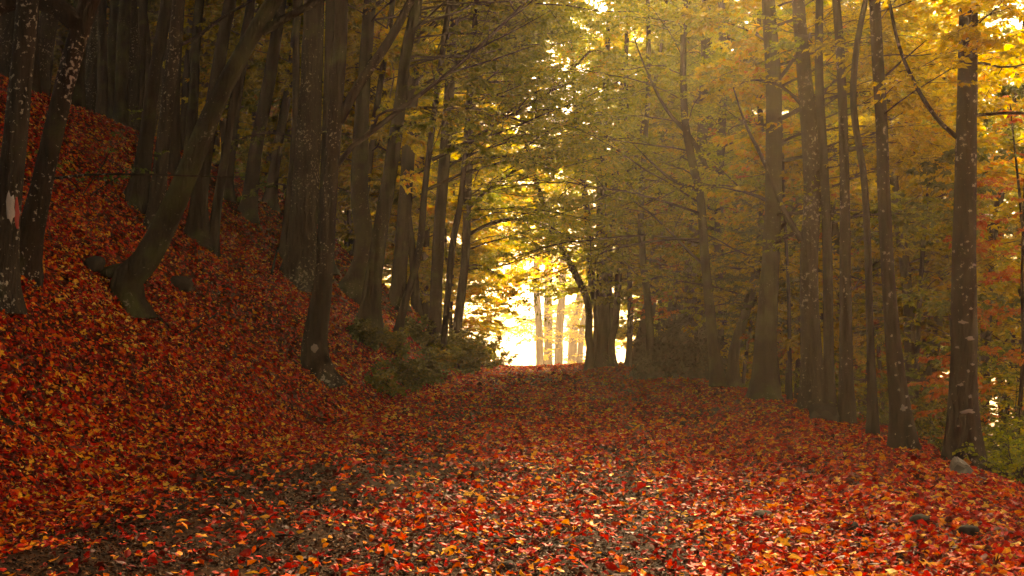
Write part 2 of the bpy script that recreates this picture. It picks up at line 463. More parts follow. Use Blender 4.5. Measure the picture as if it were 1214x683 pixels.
def spawn(P, Rr, per, t0, t1, ang, lenf, K, rng, flat=0.25, rf=0.6, droop=0.02, rmin=0.003, wob=0.12):
    n = len(P)
    idx = np.repeat(np.arange(n), per)
    j = np.tile(np.arange(per), n)
    t = np.clip(t0 + (t1 - t0) * (j + rng.random(n * per)) / per, 0, 0.999)
    p, T, r = interp_poly(P, Rr, idx, t)
    S = nrm(np.cross(T, UP[None]) + 1e-4)
    sg = np.where((j + idx) % 2 == 0, 1.0, -1.0)[:, None]
    U = np.cross(S, T)
    ph = rng.normal(0, flat, n * per)[:, None]
    a = ang * rng.uniform(0.7, 1.3, n * per)[:, None]
    D = nrm(np.cos(a) * T + np.sin(a) * (S * sg * np.cos(ph) + U * np.sin(ph)))
    PL = np.linalg.norm(P[:, -1] - P[:, 0], axis=-1)[idx]
    L = lenf(PL, t) * rng.uniform(0.6, 1.25, n * per)
    return grow(p, D, L, np.maximum(r * rf, rmin), K, rng, droop=droop, wob=wob)

def leaves_on(P, Rr, per, size, rng, six=False, t0=0.15, ang=0.8, jit=0.6, droop=0.35):
    n = len(P)
    idx = np.repeat(np.arange(n), per)
    j = np.tile(np.arange(per), n)
    t = np.clip(t0 + (1 - t0) * (j + rng.random(n * per)) / per, 0, 0.999)
    p, T, r = interp_poly(P, Rr, idx, t)
    S = nrm(np.cross(T, UP[None]) + 1e-4)
    sg = np.where(j % 2 == 0, 1.0, -1.0)[:, None]
    D = nrm(math.cos(ang) * T + math.sin(ang) * S * sg + rng.normal(0, 0.25, (n * per, 3)) - droop * UP[None])
    Nn = UP[None] + rng.normal(0, jit, (n * per, 3))
    Wd = nrm(np.cross(Nn, D)); Nn = np.cross(D, Wd)
    sz = size * rng.uniform(0.6, 1.25, n * per)
    TM = LEAF6 if six else LEAF4
    k = len(TM)
    fold = rng.normal(0.10, 0.12, n * per)
    z = fold[:, None] * np.abs(TM[None, :, 1]) * 3
    V = p[:, None] + sz[:, None, None] * (D[:, None] * TM[None, :, 0:1] + Wd[:, None] * TM[None, :, 1:2] + Nn[:, None] * z[:, :, None])
    F = np.arange(n * per * k).reshape(-1, k)
    return V.reshape(-1, 3), [F]

def smooth_path(pts, n):
    pts = np.asarray(pts, float)
    m = len(pts)
    if m == 2: pts = np.array([pts[0], pts.mean(0), pts[1]]); m = 3
    d = np.concatenate([[0], np.cumsum(np.linalg.norm(np.diff(pts, axis=0), axis=1))])
    tan = np.empty_like(pts)
    tan[1:-1] = (pts[2:] - pts[:-2]) / (d[2:] - d[:-2])[:, None]
    tan[0] = (pts[1] - pts[0]) / (d[1] - d[0]); tan[-1] = (pts[-1] - pts[-2]) / (d[-1] - d[-2])
    s = np.linspace(0, d[-1], n)
    i = np.clip(np.searchsorted(d, s, side='right') - 1, 0, m - 2)
    h = (d[i + 1] - d[i]); t = ((s - d[i]) / h)[:, None]; h = h[:, None]
    return ((2 * t ** 3 - 3 * t ** 2 + 1) * pts[i] + (t ** 3 - 2 * t ** 2 + t) * h * tan[i] + (-2 * t ** 3 + 3 * t ** 2) * pts[i + 1] + (t ** 3 - t ** 2) * h * tan[i + 1]), s

def trunk_mesh(path, rad, S=18, seed=0, flare=0.7, groove=0.0):
    """path (K,3), rad (K,) -> noisy bark cylinder with a root flare"""
    rng = np.random.default_rng(seed)
    K = len(path)
    P = path[None]; 
    T = np.empty_like(path); T[1:-1] = path[2:] - path[:-2]; T[0] = path[1] - path[0]; T[-1] = path[-1] - path[-2]
    T = nrm(T)
    A = nrm(np.cross(T, np.array([[0.0, 1.0, 0.12]]))); B = np.cross(T, A)
    th = np.arange(S) * 2 * PI / S
    h = np.concatenate([[0], np.cumsum(np.linalg.norm(np.diff(path, axis=0), axis=1))])
    ph = rng.random(4) * 6.28
    lob = 0.5 + 0.5 * np.cos(th * rng.integers(3, 6) + ph[0]) * 0.8 + 0.25 * np.cos(th * 2 + ph[1])
    fl = flare * np.exp(-h / 0.33)[:, None] * (0.55 + lob[None])
    bump = 0.05 * np.cos(th * 2 + ph[2])[None] * np.sin(h * 1.3 + ph[3])[:, None] + 0.05 * vnoise(h[:, None] * 2.2 + seed, th[None] * 1.6 * np.ones((K, 1))) + 0.025 * vnoise(h[:, None] * 8 + seed, th[None] * 3)
    g = -groove * np.exp(-((np.mod(th + PI * 0.5 - 0.15 + PI, 2 * PI) - PI) / 0.28) ** 2)[None] * np.ones((K, 1)) if groove else 0
    rr = rad[:, None] * (1 + fl + bump + g)
    V = path[:, None] + rr[:, :, None] * (np.cos(th)[None, :, None] * A[:, None] + np.sin(th)[None, :, None] * B[:, None])
    k = np.arange(K - 1)[:, None] * S; s = np.arange(S)[None]; s2 = (s + 1) % S
    F = np.stack([k + s, k + s2, k + S + s2, k + S + s], -1).reshape(-1, 4)
    return V.reshape(-1, 3), [F]

def crown_parts(path, rad, seed, hb, n1, L1, el=0.35, az=None, azw=PI, size=0.07, six=False, per=(7, 6, 7), ht=None, droop=0.03, level=0.10, r1=0.26, flat=0.25):
    """branches and leaves set along a stem path from height hb to ht"""
    rng = np.random.default_rng(seed)
    z0 = path[0, 2]
    hgt = path[:, 2] - z0
    ht = ht or hgt[-1]
    h = hb + (ht - hb) * (np.arange(n1) + rng.random(n1)) / n1
    p = np.stack([np.interp(h, hgt, path[:, k]) for k in range(3)], -1)
    rt = np.interp(h, hgt, rad)
    a = (rng.uniform(-azw, azw, n1) + (az if az is not None else 0))
    e = el + rng.normal(0, 0.15, n1) + 0.35 * (h - hb) / max(ht - hb, 0.1)
    D = np.stack([np.sin(a) * np.cos(e), np.cos(a) * np.cos(e), np.sin(e)], -1)
    tt = (h - hb) / max(ht - hb, 0.1)
    L = L1 * rng.uniform(0.65, 1.2, n1) * (1 - 0.55 * tt ** 2)
    r0 = np.clip(rt * r1, 0.007, 0.04) * np.clip(L / 4, 0.4, 1.2)
    B1, R1 = grow(p, D, L, r0, 9, rng, droop=droop, wob=0.10, level=level)
    return foliate(B1, R1, rng, size, six, per, flat)

def foliate(B1, R1, rng, size, six, per, flat=0.25, t0=0.22):
    B2, R2 = spawn(B1, R1, per[0], t0, 1.0, 0.85, lambda PL, t: PL * 0.42 * (1.15 - t * 0.75), 5, rng, flat)
    B3, R3 = spawn(B2, R2, per[1], 0.15, 1.0, 0.75, lambda PL, t: np.clip(PL * 0.40 * (1.1 - t * 0.5), 0.12, 0.8), 4, rng, flat * 1.2, rmin=0.0022)
    br = Acc()
    br.add(*tubes(B1, R1, 6)); br.add(*tubes(B2, R2, 4)); br.add(*tubes(B3, np.maximum(R3, 0.0016), 3))
    lv = Acc()
    lv.add(*leaves_on(B3, R3, per[2], size, rng, six))
    lv.add(*leaves_on(B2, R2, max(per[2] - 2, 2), size, rng, six, t0=0.5))
    return br, lv

def extend_up(pts, total_h, base_z, rng):
    """carry the stem on above the picture, turning upright"""
    p = [np.array(q) for q in pts]
    d = nrm(p[-1] - p[-2])
    while p[-1][2] - base_z < total_h:
        d = nrm(d * 0.75 + UP * 0.3 + rng.normal(0, 0.03, 3))
        p.append(p[-1] + d * 1.5)
    return p

TREES = {}
def hero(key, base, way, w, label='', total_h=15.0, bark='bark', crown=None, name='beech_tree', cat='tree', group=None, S=18, limbs=(), flare=0.95, leaf='olive', groove=0.0, Y=None, dy=0.0):
    """a tree traced from the photograph: base pixel is dropped onto the ground, the stem
    then follows the pixels at the tree's own distance; w = list of widths in pixels"""
    w = [k * 0.88 for k in w]
    seed = abs(hash(key)) % 1000 if False else sum(ord(c) * (i + 3) for i, c in enumerate(key))
    rng = np.random.default_rng(seed)
    b = hit(*base)
    if Y is not None:
        b = pt(base[0], base[1], Y); b[2] = float(ground_z(b[0], b[1]))
    Yb = b[1]
    pts = [b - UP * 0.15]
    for k, q in enumerate(way):
        pts.append(pt(q[0], q[1], Yb + dy * (k + 1) / len(way)))
    zb = b[2]
    nin = len(pts)
    pts = extend_up(pts, total_h, zb, rng)
    path, s = smooth_path(pts, max(40, int(total_h * 4)))
    # widths follow the traced part, then taper
    hh = path[:, 2] - zb
    hw = np.linspace(0, pts[nin - 1][2] - zb, len(w))
    rad = np.interp(hh, list(hw) + [total_h], [k / FPX * Yb / 2 for k in w] + [0.02 + 0.12 * w[-1] / FPX * Yb])
    root = empty(name, tuple(b))
    tag(root, label, cat, group)
    loc = np.array(b)
    V, F = trunk_mesh(path - loc, rad, S, seed, flare, groove)
    tr = Acc(); tr.add(V, F)
    for lw, lp in limbs:   # stout limbs belong to the trunk
        q = [pt(a[0], a[1], Yb + (a[2] if len(a) > 2 else 0)) for a in lp]
        pp, _ = smooth_path(q, 16)
        rr = np.interp(np.linspace(0, 1, 16), np.linspace(0, 1, len(lw)), [k / FPX * Yb / 2 for k in lw])
        V, F = trunk_mesh(pp - loc, rr, 10, seed + 3, 0.0); tr.add(V, F)
    o = tr.obj('trunk', M[bark], root)
    TREES[key] = (root, path, rad, loc, Yb)
    if crown:
        br, lv = crown_parts(path - loc, rad, seed + 7, **crown)
        br.obj('branches', M['twig'], root)
        lv.obj('crown', M[leaf], root, smooth=False)
    return root

def arch(key, specs, leaf, seed, size=0.07, six=False, per=(8, 6, 7), part='crown'):
    """extra long boughs with leaves, traced: specs = list of (widths, [(px,py,dY)...])"""
    root, path, rad, loc, Yb = TREES[key]
    rng = np.random.default_rng(seed)
    B, Rr = [], []
    for lw, lp in specs:
        q = [pt(a[0], a[1], Yb + (a[2] if len(a) > 2 else 0)) - loc for a in lp]
        pp, _ = smooth_path(q, 12)
        B.append(pp); Rr.append(np.interp(np.linspace(0, 1, 12), np.linspace(0, 1, len(lw)), [k / FPX * Yb / 2 for k in lw]))
    B = np.array(B); Rr = np.array(Rr)
    br, lv = foliate(B, Rr, rng, size, six, per, 0.2, t0=0.3)
    for k in range(len(B)):
        pass
    br.obj('branches', M['twig'], root)
    lv.obj('foliage', M[leaf], root, smooth=False)

# default crowns
HIGH = dict(hb=8.0, n1=50, L1=5.0, el=0.45, size=0.24, per=(8, 6, 6))
def toright(hb=4.5, n1=44, L1=5.5, **k):   # left-hand edge trees lean their boughs over the path
    d = dict(hb=hb, n1=n1, L1=L1, el=0.35, az=R(95), azw=R(75), size=0.115, per=(9, 8, 10), level=0.06, r1=0.19); d.update(k); return d
def toleft(hb=3.5, n1=30, L1=4.5, **k):
    d = dict(hb=hb, n1=n1, L1=L1, el=0.30, az=R(-90), azw=R(100), size=0.09, per=(9, 8, 9), level=0.08); d.update(k); return d
def round_(hb=3.0, n1=32, L1=3.4, **k):
    d = dict(hb=hb, n1=n1, L1=L1, el=0.28, size=0.085, per=(9, 7, 8), level=0.08); d.update(k); return d

# --- left bank
hero('L1', (-6, 352), [(2, 300), (12, 220), (24, 100), (34, -20)], [38, 32, 28], 'thick lichen-blotched trunk at the far left edge with a red and white painted blaze', bark='bark_pale', crown=HIGH)
hero('L2', (24, 320), [(45, 240), (65, 150), (88, 60), (112, -20)], [32, 27, 26, 25], 'dark trunk leaning right on the bank just inside the left edge, pale lichen low down', bark='bark_spot', crown=HIGH, limbs=[([26, 22, 12], [(95, 30), (60, 5), (20, 0), (-30, 30)]), ([3.5, 2.5, 2, 1.2], [(58, 212), (110, 207), (180, 207), (240, 209), (290, 210)])])
hero('L3', (152, 366), [(150, 335), (172, 310), (203, 250), (226, 195), (262, 110), (292, 55), (322, 5), (338, -25)], [36, 34, 30, 28, 24, 22, 22], 'crooked trunk with a bent foot, leaning far to the right up the leafy bank', bark='bark_moss', crown=dict(HIGH, hb=6.2, n1=64, az=R(95), azw=R(55), L1=6.8),  # crown above the frame thickened and spread rightward to shade the left foreground
     limbs=[([24, 19, 9], [(160, 325), (138, 322), (118, 324)]), ([12, 9, 8], [(310, 38), (345, 18), (395, -8)])])
hero('L4', (183, 268), [(190, 200), (200, 110), (208, 40), (214, -20)], [22, 18, 18, 16], 'upright white-flecked trunk standing behind the crooked leaning tree', bark='bark_pale', crown=HIGH, limbs=[([5, 4, 3], [(207, 57), (235, 42), (265, 20), (310, -5)])])
hero('L5', (160, 243), [(170, 190), (180, 110), (192, 40), (202, -20)], [22, 18, 16], 'dark trunk with its foot spreading left, upslope of the white-flecked trunk', crown=HIGH, flare=1.3)
hero('L6', (234, 284), [(238, 220), (250, 140), (262, 60), (276, -20)], [24, 20, 18, 16], 'dark trunk passing directly behind the middle of the crooked leaning tree', crown=HIGH)
hero('L7', (250, 296), [(258, 240), (270, 165), (284, 70), (300, -20)], [13, 11, 10, 9], 'slim dark trunk leaning right beside the crooked tree, a thin twig crossing it', crown=dict(HIGH, L1=3))
hero('L8', (293, 258), [(303, 180), (320, 90), (336, -20)], [20, 17, 15], 'hazy trunk leaning right in the gap between crooked tree and thick upright trunk', crown=HIGH)
hero('L9', (268, 232), [(276, 150), (290, 60), (300, -20)], [15, 13, 12], 'faint trunk far up the bank seen just right of the crooked tree', crown=HIGH)
hero('L9b', (318, 243), [(330, 170), (346, 80), (356, -20)], [14, 12, 11], 'hazy slanting trunk immediately left of the thick upright trunk', crown=HIGH)
hero('L10', (353, 338), [(358, 280), (365, 180), (370, 80), (373, -20)], [42, 36, 30, 28], 'thick upright trunk with banded grey bark, widest on the left bank', bark='bark_pale', crown=HIGH)
hero('L11', (338, 308), [(342, 250), (350, 150), (351, 60), (350, -20)], [14, 10, 10, 8], 'slim black trunk touching the left side of the thick banded trunk', crown=dict(HIGH, L1=3))
hero('L12', (383, 318), [(387, 230), (391, 120), (394, -20)], [20, 18, 17], 'hazy trunk half hidden between the thick banded trunk and the white-patched one', crown=HIGH)
hero('L13', (381, 452), [(373, 415), (384, 330), (390, 240), (397, 146), (403, 60), (406, -20)], [34, 27, 22, 20, 18, 17], 'dark trunk at the foot of the bank with a white patch near its base', bark='bark_spot', crown=toright(hb=7.0, n1=50, L1=5.8),  # crown above the frame enlarged to keep sun off the left foreground
     limbs=[([13, 11, 9], [(401, 145), (427, 98), (455, 58), (476, 22), (492, -10)])])
hero('L14', (437, 392), [(442, 336), (453, 262), (463, 200), (474, 125), (482, 60), (500, -20)], [28, 22, 18, 16, 14], 'mossy pale-streaked trunk right of the white-patched tree, bent to the right', bark='bark_moss', crown=toright(hb=6), leaf='lime')
hero('L15', (412, 348), [(432, 300), (426, 230), (430, 120), (440, -20)], [26, 24, 18, 16], 'kinked trunk with a bulging foot behind the white-patched tree', bark='bark_moss', crown=toright(hb=7))
hero('L16', (470, 362), [(478, 270), (483, 200), (489, 100), (494, -20)], [20, 18, 16], 'straight hazy trunk behind the thin slanting stem', crown=toright(hb=6), leaf='lime')
hero('L17', (469, 398), [(481, 356), (496, 303), (504, 221), (510, 170), (518, 110), (536, -20)], [10, 9, 8, 8], 'thin slanting black stem rising from green undergrowth on the bank', crown=toright(hb=4.5, n1=16, L1=4), leaf='lime')
hero('L18', (514, 356), [(520, 282), (530, 150), (540, -20)], [18, 15, 13], Y=30, label= 'hazy broad trunk behind the undergrowth, left of two slim stems', crown=toright(hb=5), leaf='lime')
hero('L19', (523, 372), [(537, 287), (546, 240), (556, 120), (566, -20)], [9, 8, 7], Y=29, label= 'slim curved stem leaning right, first of the two slim stems near the bright gap', crown=toright(hb=4, L1=4.5), leaf='lime')
hero('L20', (537, 420), [(546, 356), (552, 303), (554, 240), (560, 120), (570, -20)], [13, 11, 10, 8], 'slim stem nearest the bright gap on the left, standing low beside the path', crown=toright(hb=2.6, n1=40, L1=4.2), leaf='lime')
# --- middle
def clump():
    base = hit(712, 441, 20)
    base = pt(712, 441, 37.0); base[2] = float(ground_z(base[0], base[1]))
    Yb = base[1]
    root = empty('multi_stemmed_tree', tuple(base))
    tag(root, 'tree of five stems fanning from one foot beside the bright gap at the path end', 'tree')
    stems = [([9, 8, 6, 4], [(697, 441), (700, 408), (697, 394), (699, 380), (695, 352), (681, 323), (660, 280), (640, 230)], -1),
             ([10, 9, 8, 6], [(705, 442), (708, 405), (708, 370), (702, 335), (700, 290), (690, 200), (680, 100)], 0.3),
             ([16, 14, 12, 9], [(714, 442), (717, 394), (715, 347), (713, 300), (714, 200), (720, 60)], -0.3),
             ([12, 10, 9, 8], [(721, 440), (724, 394), (721, 347), (722, 300), (730, 200), (742, 60)], 0.4),
             ([8, 8, 7, 5], [(728, 441), (725, 405), (730, 382), (732, 347), (736, 290), (756, 180), (780, 80)], -0.5)]
    for i, (w, q, dd) in enumerate(stems):
        pts = [pt(a, b, Yb + dd) for a, b in q]; pts[0][2] = float(ground_z(pts[0][0], pts[0][1])) - 0.1
        pts = extend_up(pts, 13, base[2], np.random.default_rng(i))
        path, s = smooth_path(pts, 50)
        rad = np.interp(np.arange(50) / 49, [0, 0.2, 0.4, 0.6, 1], [k / FPX * Yb / 2 for k in w] + [0.03])
        V, F = trunk_mesh(path - base, rad, 12, 40 + i, 0.5)
        mobj('trunk', V, F, M['bark'], root)
        br, lv = crown_parts(path - base, rad, 90 + i, hb=3.2, n1=10, L1=3.4, el=0.4, size=0.12, per=(6, 5, 6))
        br.obj('branches', M['twig'], root); lv.obj('crown', M['gold'], root, smooth=False)
clump()
hero('C6', (744, 443), [(747, 394), (747, 358), (745, 250), (742, 100)], [8, 7, 6], 'single slim trunk just right of the five-stemmed tree', Y=36.5, crown=round_(size=0.11), leaf='lime', total_h=12)
hero('C7', (755, 443), [(760, 412), (766, 385), (776, 320), (784, 200), (790, 80)], [20, 16, 13, 10], 'stout short-looking trunk leaning right behind the dark leafy mound', Y=38, crown=round_(size=0.11), leaf='lime', total_h=12)
farlab = 'fog-faded pale trunk in the bright gap beyond the end of the path'
for i, (bx, tx, w, Yf) in enumerate([(641, 636, 9, 98), (650, 650, 11, 106), (661, 667, 10, 100), (675, 690, 11, 108), (684, 700, 7, 102)]):
    hero('F%d' % i, (bx, 445), [((bx * 2 + tx) / 3, 395), (tx, 340), (tx + 2, 260), (tx + 6, 160)], [w + 3, w, w - 2], ['leftmost of the five fog-faded trunks in the bright gap', 'second fog-faded trunk from the left in the bright gap', 'middle one of the five fog-faded trunks in the bright gap', 'thickest fog-faded trunk in the bright gap, fourth from its left', 'fog-faded trunk in the bright gap right beside the five-stemmed tree'][i], Y=Yf, crown=round_(hb=9.5, size=0.22, L1=6, n1=26, per=(8, 7, 7)), leaf='gold', total_h=22, group='fog-faded trees in the gap')
# --- right
hero('R1', (771, 450), [(771, 400), (767, 348), (762, 306), (760, 240), (768, 120)], [12, 10, 8, 7], 'slim dark trunk at the left foot of the dark leafy mound', bark='bark_moss', crown=round_(hb=2.2, n1=18, ht=10, size=0.10), leaf='lime', total_h=12)
hero('R2', (812, 452), [(819, 382), (819, 319), (826, 246), (832, 174), (836, 80), (838, -20)], [18, 16, 14, 13], 'grey trunk rising out of the dark leafy mound', bark='bark', Y=31, crown=round_(hb=2.6, n1=16, ht=9.5, size=0.10), leaf='lime')
hero('R3', (852, 462), [(843, 382), (836, 309), (830, 232), (820, 189), (812, 140), (810, 60), (813, -20)], [16, 13, 11, 9, 8], 'dark trunk curving left over the dark leafy mound', bark='bark_moss', crown=toleft(hb=2.6, size=0.085, n1=20, ht=9.5), leaf='lime',
     limbs=[([5, 3, 1], [(826, 225), (800, 215), (775, 195), (750, 170)]), ([6, 5, 3, 1], [(838, 200), (820, 165), (790, 130), (765, 80), (750, 40)])])
hero('R7', (856, 452), [(853, 400), (852, 319), (853, 222), (857, 100), (855, -20)], [14, 12, 11, 10], 'hazy trunk just behind the one curving over the mound', Y=33, crown=round_(hb=2.6, n1=18, ht=10, size=0.10), leaf='gold')
hero('R4', (870, 462), [(870, 420), (884, 370), (895, 330), (905, 230), (900, 100)], [15, 12, 9, 7], 'short dark trunk bending right next to the broad dim trunk', bark='bark_moss', crown=round_(hb=1.8, size=0.085, n1=34), leaf='lime', total_h=11)
hero('R5', (905, 476), [(908, 400), (913, 320), (917, 220), (917, 100), (910, -20)], [30, 25, 21, 18], 'broad dim trunk between the dark mound and the white-mottled trunk', bark='bark_moss', crown=toleft(hb=2.6, size=0.085, n1=22, ht=9.5, az=R(75), azw=R(95)), leaf='lime')
hero('R6', (936, 478), [(936, 420), (935, 350), (930, 250)], [6, 5, 4], 'thin bare sapling stem left of the white-mottled trunk', crown=round_(hb=1.8, n1=14, L1=1.5, size=0.065, per=(5, 4, 6)), leaf='olive', total_h=5.5, name='sapling', cat='sapling')
hero('R8', (965, 490), [(962, 420), (959, 320), (963, 225), (959, 150), (952, 70), (945, -20)], [30, 26, 23, 20, 17], 'white-mottled trunk, palest bark on the right of the path', bark='bark_pale', crown=round_(hb=3.4, n1=16, L1=2.4, ht=9, az=R(100), azw=R(65)), leaf='gold',
     limbs=[([8, 6, 4, 1.2], [(950, 285), (930, 250), (905, 190), (885, 150), (868, 100)])])
hero('R9', (984, 497), [(982, 400), (981, 300), (976, 180), (971, 90), (972, -20)], [14, 13, 12, 10], 'dark trunk directly right of the white-mottled one, partly hidden by it', crown=round_(hb=3.5, n1=18, L1=2.6, ht=9, az=R(100), azw=R(65)), leaf='gold')
hero('R10', (1004, 506), [(1003, 420), (1002, 320), (1001, 200), (997, 80), (990, -20)], [19, 15, 13, 10], 'straight reddish-brown trunk, second to the right of the white-mottled one', bark='bark_spot', crown=round_(hb=3.6, n1=15, L1=2.3, ht=8.5, az=R(100), azw=R(65)), leaf='gold')
hero('R11', (1036, 521), [(1034, 460), (1031, 380), (1029, 300), (1024, 210), (1012, 130), (1015, 60), (1030, -20)], [13, 10, 9, 9, 7], 'thin snaking stem between the straight brown trunk and the white-speckled leaning one', crown=round_(hb=3.6, n1=10, L1=1.8, ht=7, az=R(100), azw=R(65)), leaf='gold', total_h=10)
hero('R12', (1075, 538), [(1067, 480), (1060, 420), (1053, 330), (1048, 230), (1045, 140), (1040, 60), (1036, -20)], [27, 22, 18, 16, 15, 15], 'white-speckled trunk leaning left, second trunk from the right edge', bark='bark_spot', crown=round_(hb=3.6, n1=14, L1=2.2, ht=8, az=R(100), azw=R(70)), leaf='gold',
     limbs=[([3, 2.5, 1], [(1050, 90), (1070, 72), (1098, 48)])])
hero('R13', (1143, 556), [(1142, 480), (1143, 400), (1143, 300), (1145, 200), (1147, 100), (1149, -20)], [38, 34, 31, 28, 26, 24], 'big grooved trunk nearest the right edge with pale lichen discs and a stone slab', bark='bark_spot', crown=round_(hb=3.6, n1=12, L1=2.6, az=R(90), azw=R(110), ht=8), leaf='gold', S=28, groove=0.28,
     limbs=[([6, 5, 4, 4], [(1137, 165), (1112, 142), (1086, 102), (1066, 55), (1052, -10)])])

# --- long boughs traced over the path
arch('L13', [([7, 6, 5, 4], [(396, 200), (424, 167), (442, 155), (490, 118), (540, 80, 0.5), (600, 25, 1), (640, -15, 1.5)]),
             ([3, 3, 2], [(442, 155), (450, 135), (490, 128, -0.5), (530, 128, -1.0), (570, 130, -1.5)])], 'olive', 5, size=0.07, six=True, per=(9, 6, 6))
arch('L17', [([5, 4, 3], [(512, 190), (560, 165), (600, 140), (650, 110), (700, 60)]),
             ([4, 3, 2], [(506, 225), (550, 205, 1), (600, 190, 2), (660, 150, 3), (720, 130, 3)])], 'olive', 6, per=(9, 6, 6), size=0.08)
arch('L20', [([5, 4, 3], [(552, 280), (590, 262), (630, 262), (680, 285)]), ([4, 3, 2], [(553, 250), (590, 215), (640, 190), (700, 180)]),
             ([3, 2, 2], [(550, 318), (562, 314), (576, 318), (592, 326)])], 'lime', 7, per=(9, 6, 7), size=0.09)
arch('R8', [([4, 3, 2], [(955, 130), (930, 105), (900, 95), (868, 100)]), ([4, 3, 2], [(960, 200), (985, 190), (1010, 200), (1030, 215)])], 'gold', 8, per=(8, 5, 6), size=0.07, six=True)

arch('L11', [([2.5, 2, 1.5], [(350, 163), (330, 158), (305, 160), (275, 168)]), ([2.5, 2, 1.5], [(350, 225), (330, 218), (310, 222), (290, 232)])], 'green', 9, per=(8, 4, 6), size=0.08)
arch('L12', [([2.5, 2, 1.5], [(388, 160), (376, 156), (405, 158), (420, 166)]), ([2.5, 2, 1.5], [(388, 225), (396, 222), (410, 226), (420, 232)])], 'green', 10, per=(7, 3, 6), size=0.08)

# ------------------------------------------------------------------ marks on the trunks (each lies on its own trunk's surface)
from mathutils.bvhtree import BVHTree
def patch(key, px, pyy, w, h, mat, name, seed=0, label=None, rag=0.45):
    root, path, rad, loc, Yb = TREES[key]
    tr = [c for c in root.children if c.name.split('.')[0] == 'trunk'][0]
    bvh = BVHTree.FromPolygons([v.co[:] for v in tr.data.vertices], [p.vertices[:] for p in tr.data.polygons])
    org = Vector((0, 0, CAMZ)) - Vector(loc)
    rg = np.random.default_rng(seed + 77)
    V = []
    na = 14
    rr = 1 + rag * rg.uniform(-1, 1, na)
    for ring, off in ((0.0, 0.005), (0.55, 0.005), (0.9, 0.004), (1.0, -0.003)):
        for i in range(na):
            a = i / na * 2 * PI
            x = px + ring * rr[i] * w / 2 * math.cos(a); y = pyy + ring * rr[i] * h / 2 * math.sin(a)
            hitp, nn, _, _ = bvh.ray_cast(org, Vector(ray(x, y)).normalized())
            if hitp is None or (V and ring > 0 and abs(hitp.y - V[0][1]) > 0.5): hitp, nn = Vector(V[-1]), Vector((0, 0, 0))
            V.append(tuple(hitp + nn * off))
    F = [[r * na + i, (r + 1) * na + i, (r + 1) * na + (i + 1) % na, r * na + (i + 1) % na] for r in range(3) for i in range(na)]
    o = mobj(name, np.array(V), [np.array(F)], M[mat], root)
    if label: o['label'] = label
    return o
patch('L1', 12, 246, 11, 34, 'white_paint', 'painted_mark', 1, 'faded white stripe of the painted blaze')
patch('L1', 20, 254, 6, 42, 'red_paint', 'painted_mark', 2, 'red stripe of the painted blaze', 0.15)
patch('L13', 373, 413, 9, 11, 'lichen', 'lichen_patch', 3, rag=0.2)
for i, (x, y, w, h) in enumerate([(1142, 382, 12, 5), (1149, 401, 13, 5), (1147, 488, 17, 5), (1139, 456, 7, 4), (1150, 470, 4, 4), (1154, 314, 4, 4), (1151, 366, 4, 3), (1135, 412, 5, 3), (1148, 440, 3, 5), (1153, 432, 4, 3), (1146, 352, 3, 3), (1136, 505, 3, 3), (1156, 520, 3, 4), (1150, 250, 4, 3), (1154, 220, 3, 3), (1140, 290, 3, 3), (1153, 190, 3, 4), (1144, 160, 3, 3), (1155, 120, 3, 4), (1152, 545, 3, 3)]):
    patch('R13', x, y, w, h, 'lichen', 'lichen_patch', 10 + i)
for i, (x, y, w, h) in enumerate([(1071, 484, 8, 8), (1062, 445, 3, 3), (1066, 430, 3, 3), (1052, 360, 3, 3), (1057, 398, 3, 3), (1075, 470, 3, 3), (1049, 300, 3, 4), (1047, 250, 3, 3), (1079, 505, 4, 3), (1066, 462, 3, 4)]):
    patch('R12', x, y, w, h, 'lichen', 'lichen_patch', 40 + i)

# ------------------------------------------------------------------ anonymous forest trees, copied from a few built ones
def proto(name, seed, h, r, crown, bark, leaf, lean=0.05):
    rng = np.random.default_rng(seed)
    root = empty(name, (0, 0, 0))
    a = rng.uniform(0, 6.28)
    pts = [np.array([0, 0, -0.2])]
    n = int(h / 1.5)
    d = np.array([math.cos(a) * lean, math.sin(a) * lean, 1.0])
    for i in range(n):
        d = nrm(d + rng.normal(0, 0.045, 3) + UP * 0.02); pts.append(pts[-1] + d * 1.5)
    path, s = smooth_path(pts, 44)
    rad = r * np.interp(s / s[-1], [0, 0.1, 0.6, 1], [1.1, 0.95, 0.6, 0.12])
    V, F = trunk_mesh(path, rad, 14, seed, 0.6)
    mobj('trunk', V, F, M[bark], root)
    br, lv = crown_parts(path, rad, seed + 1, **crown)
    br.obj('branches', M['twig'], root)
    lv.obj('crown', M[leaf], root, smooth=False)
    return root
def copy_tree(root, loc, rz, sc=1.0):
    r = root.copy(); COL.objects.link(r)
    r.location = loc; r.rotation_euler = (0, 0, rz); r.scale = (sc, sc, sc)
    for ch in root.children:
        c = ch.copy(); COL.objects.link(c); c.parent = r
    return r
def place(protos, spots, label, group):
    used = set()
    for i, (x, y, rz, sc) in enumerate(spots):
        p = protos[i % len(protos)]
        loc = (x, y, float(ground_z(x, y)) - 0.03)
        if i % len(protos) not in used:
            used.add(i % len(protos)); o = p
            o.location = loc; o.rotation_euler = (0, 0, rz); o.scale = (sc, sc, sc)
        else:
            o = copy_tree(p, loc, rz, sc)
        tag(o, label, 'tree', group)
HB = dict(hb=9.5, n1=34, L1=4.8, el=0.45, size=0.25, per=(8, 7, 6))
lp = [proto('forest_tree', 100 + i, 17 + i % 3, 0.17 + 0.03 * (i % 3), dict(HB), ['bark', 'bark_moss', 'bark_pale'][i % 3], 'olive', 0.06) for i in range(4)]
rng = np.random.default_rng(21)
taken = [(v[3][0], v[3][1]) for v in TREES.values()]
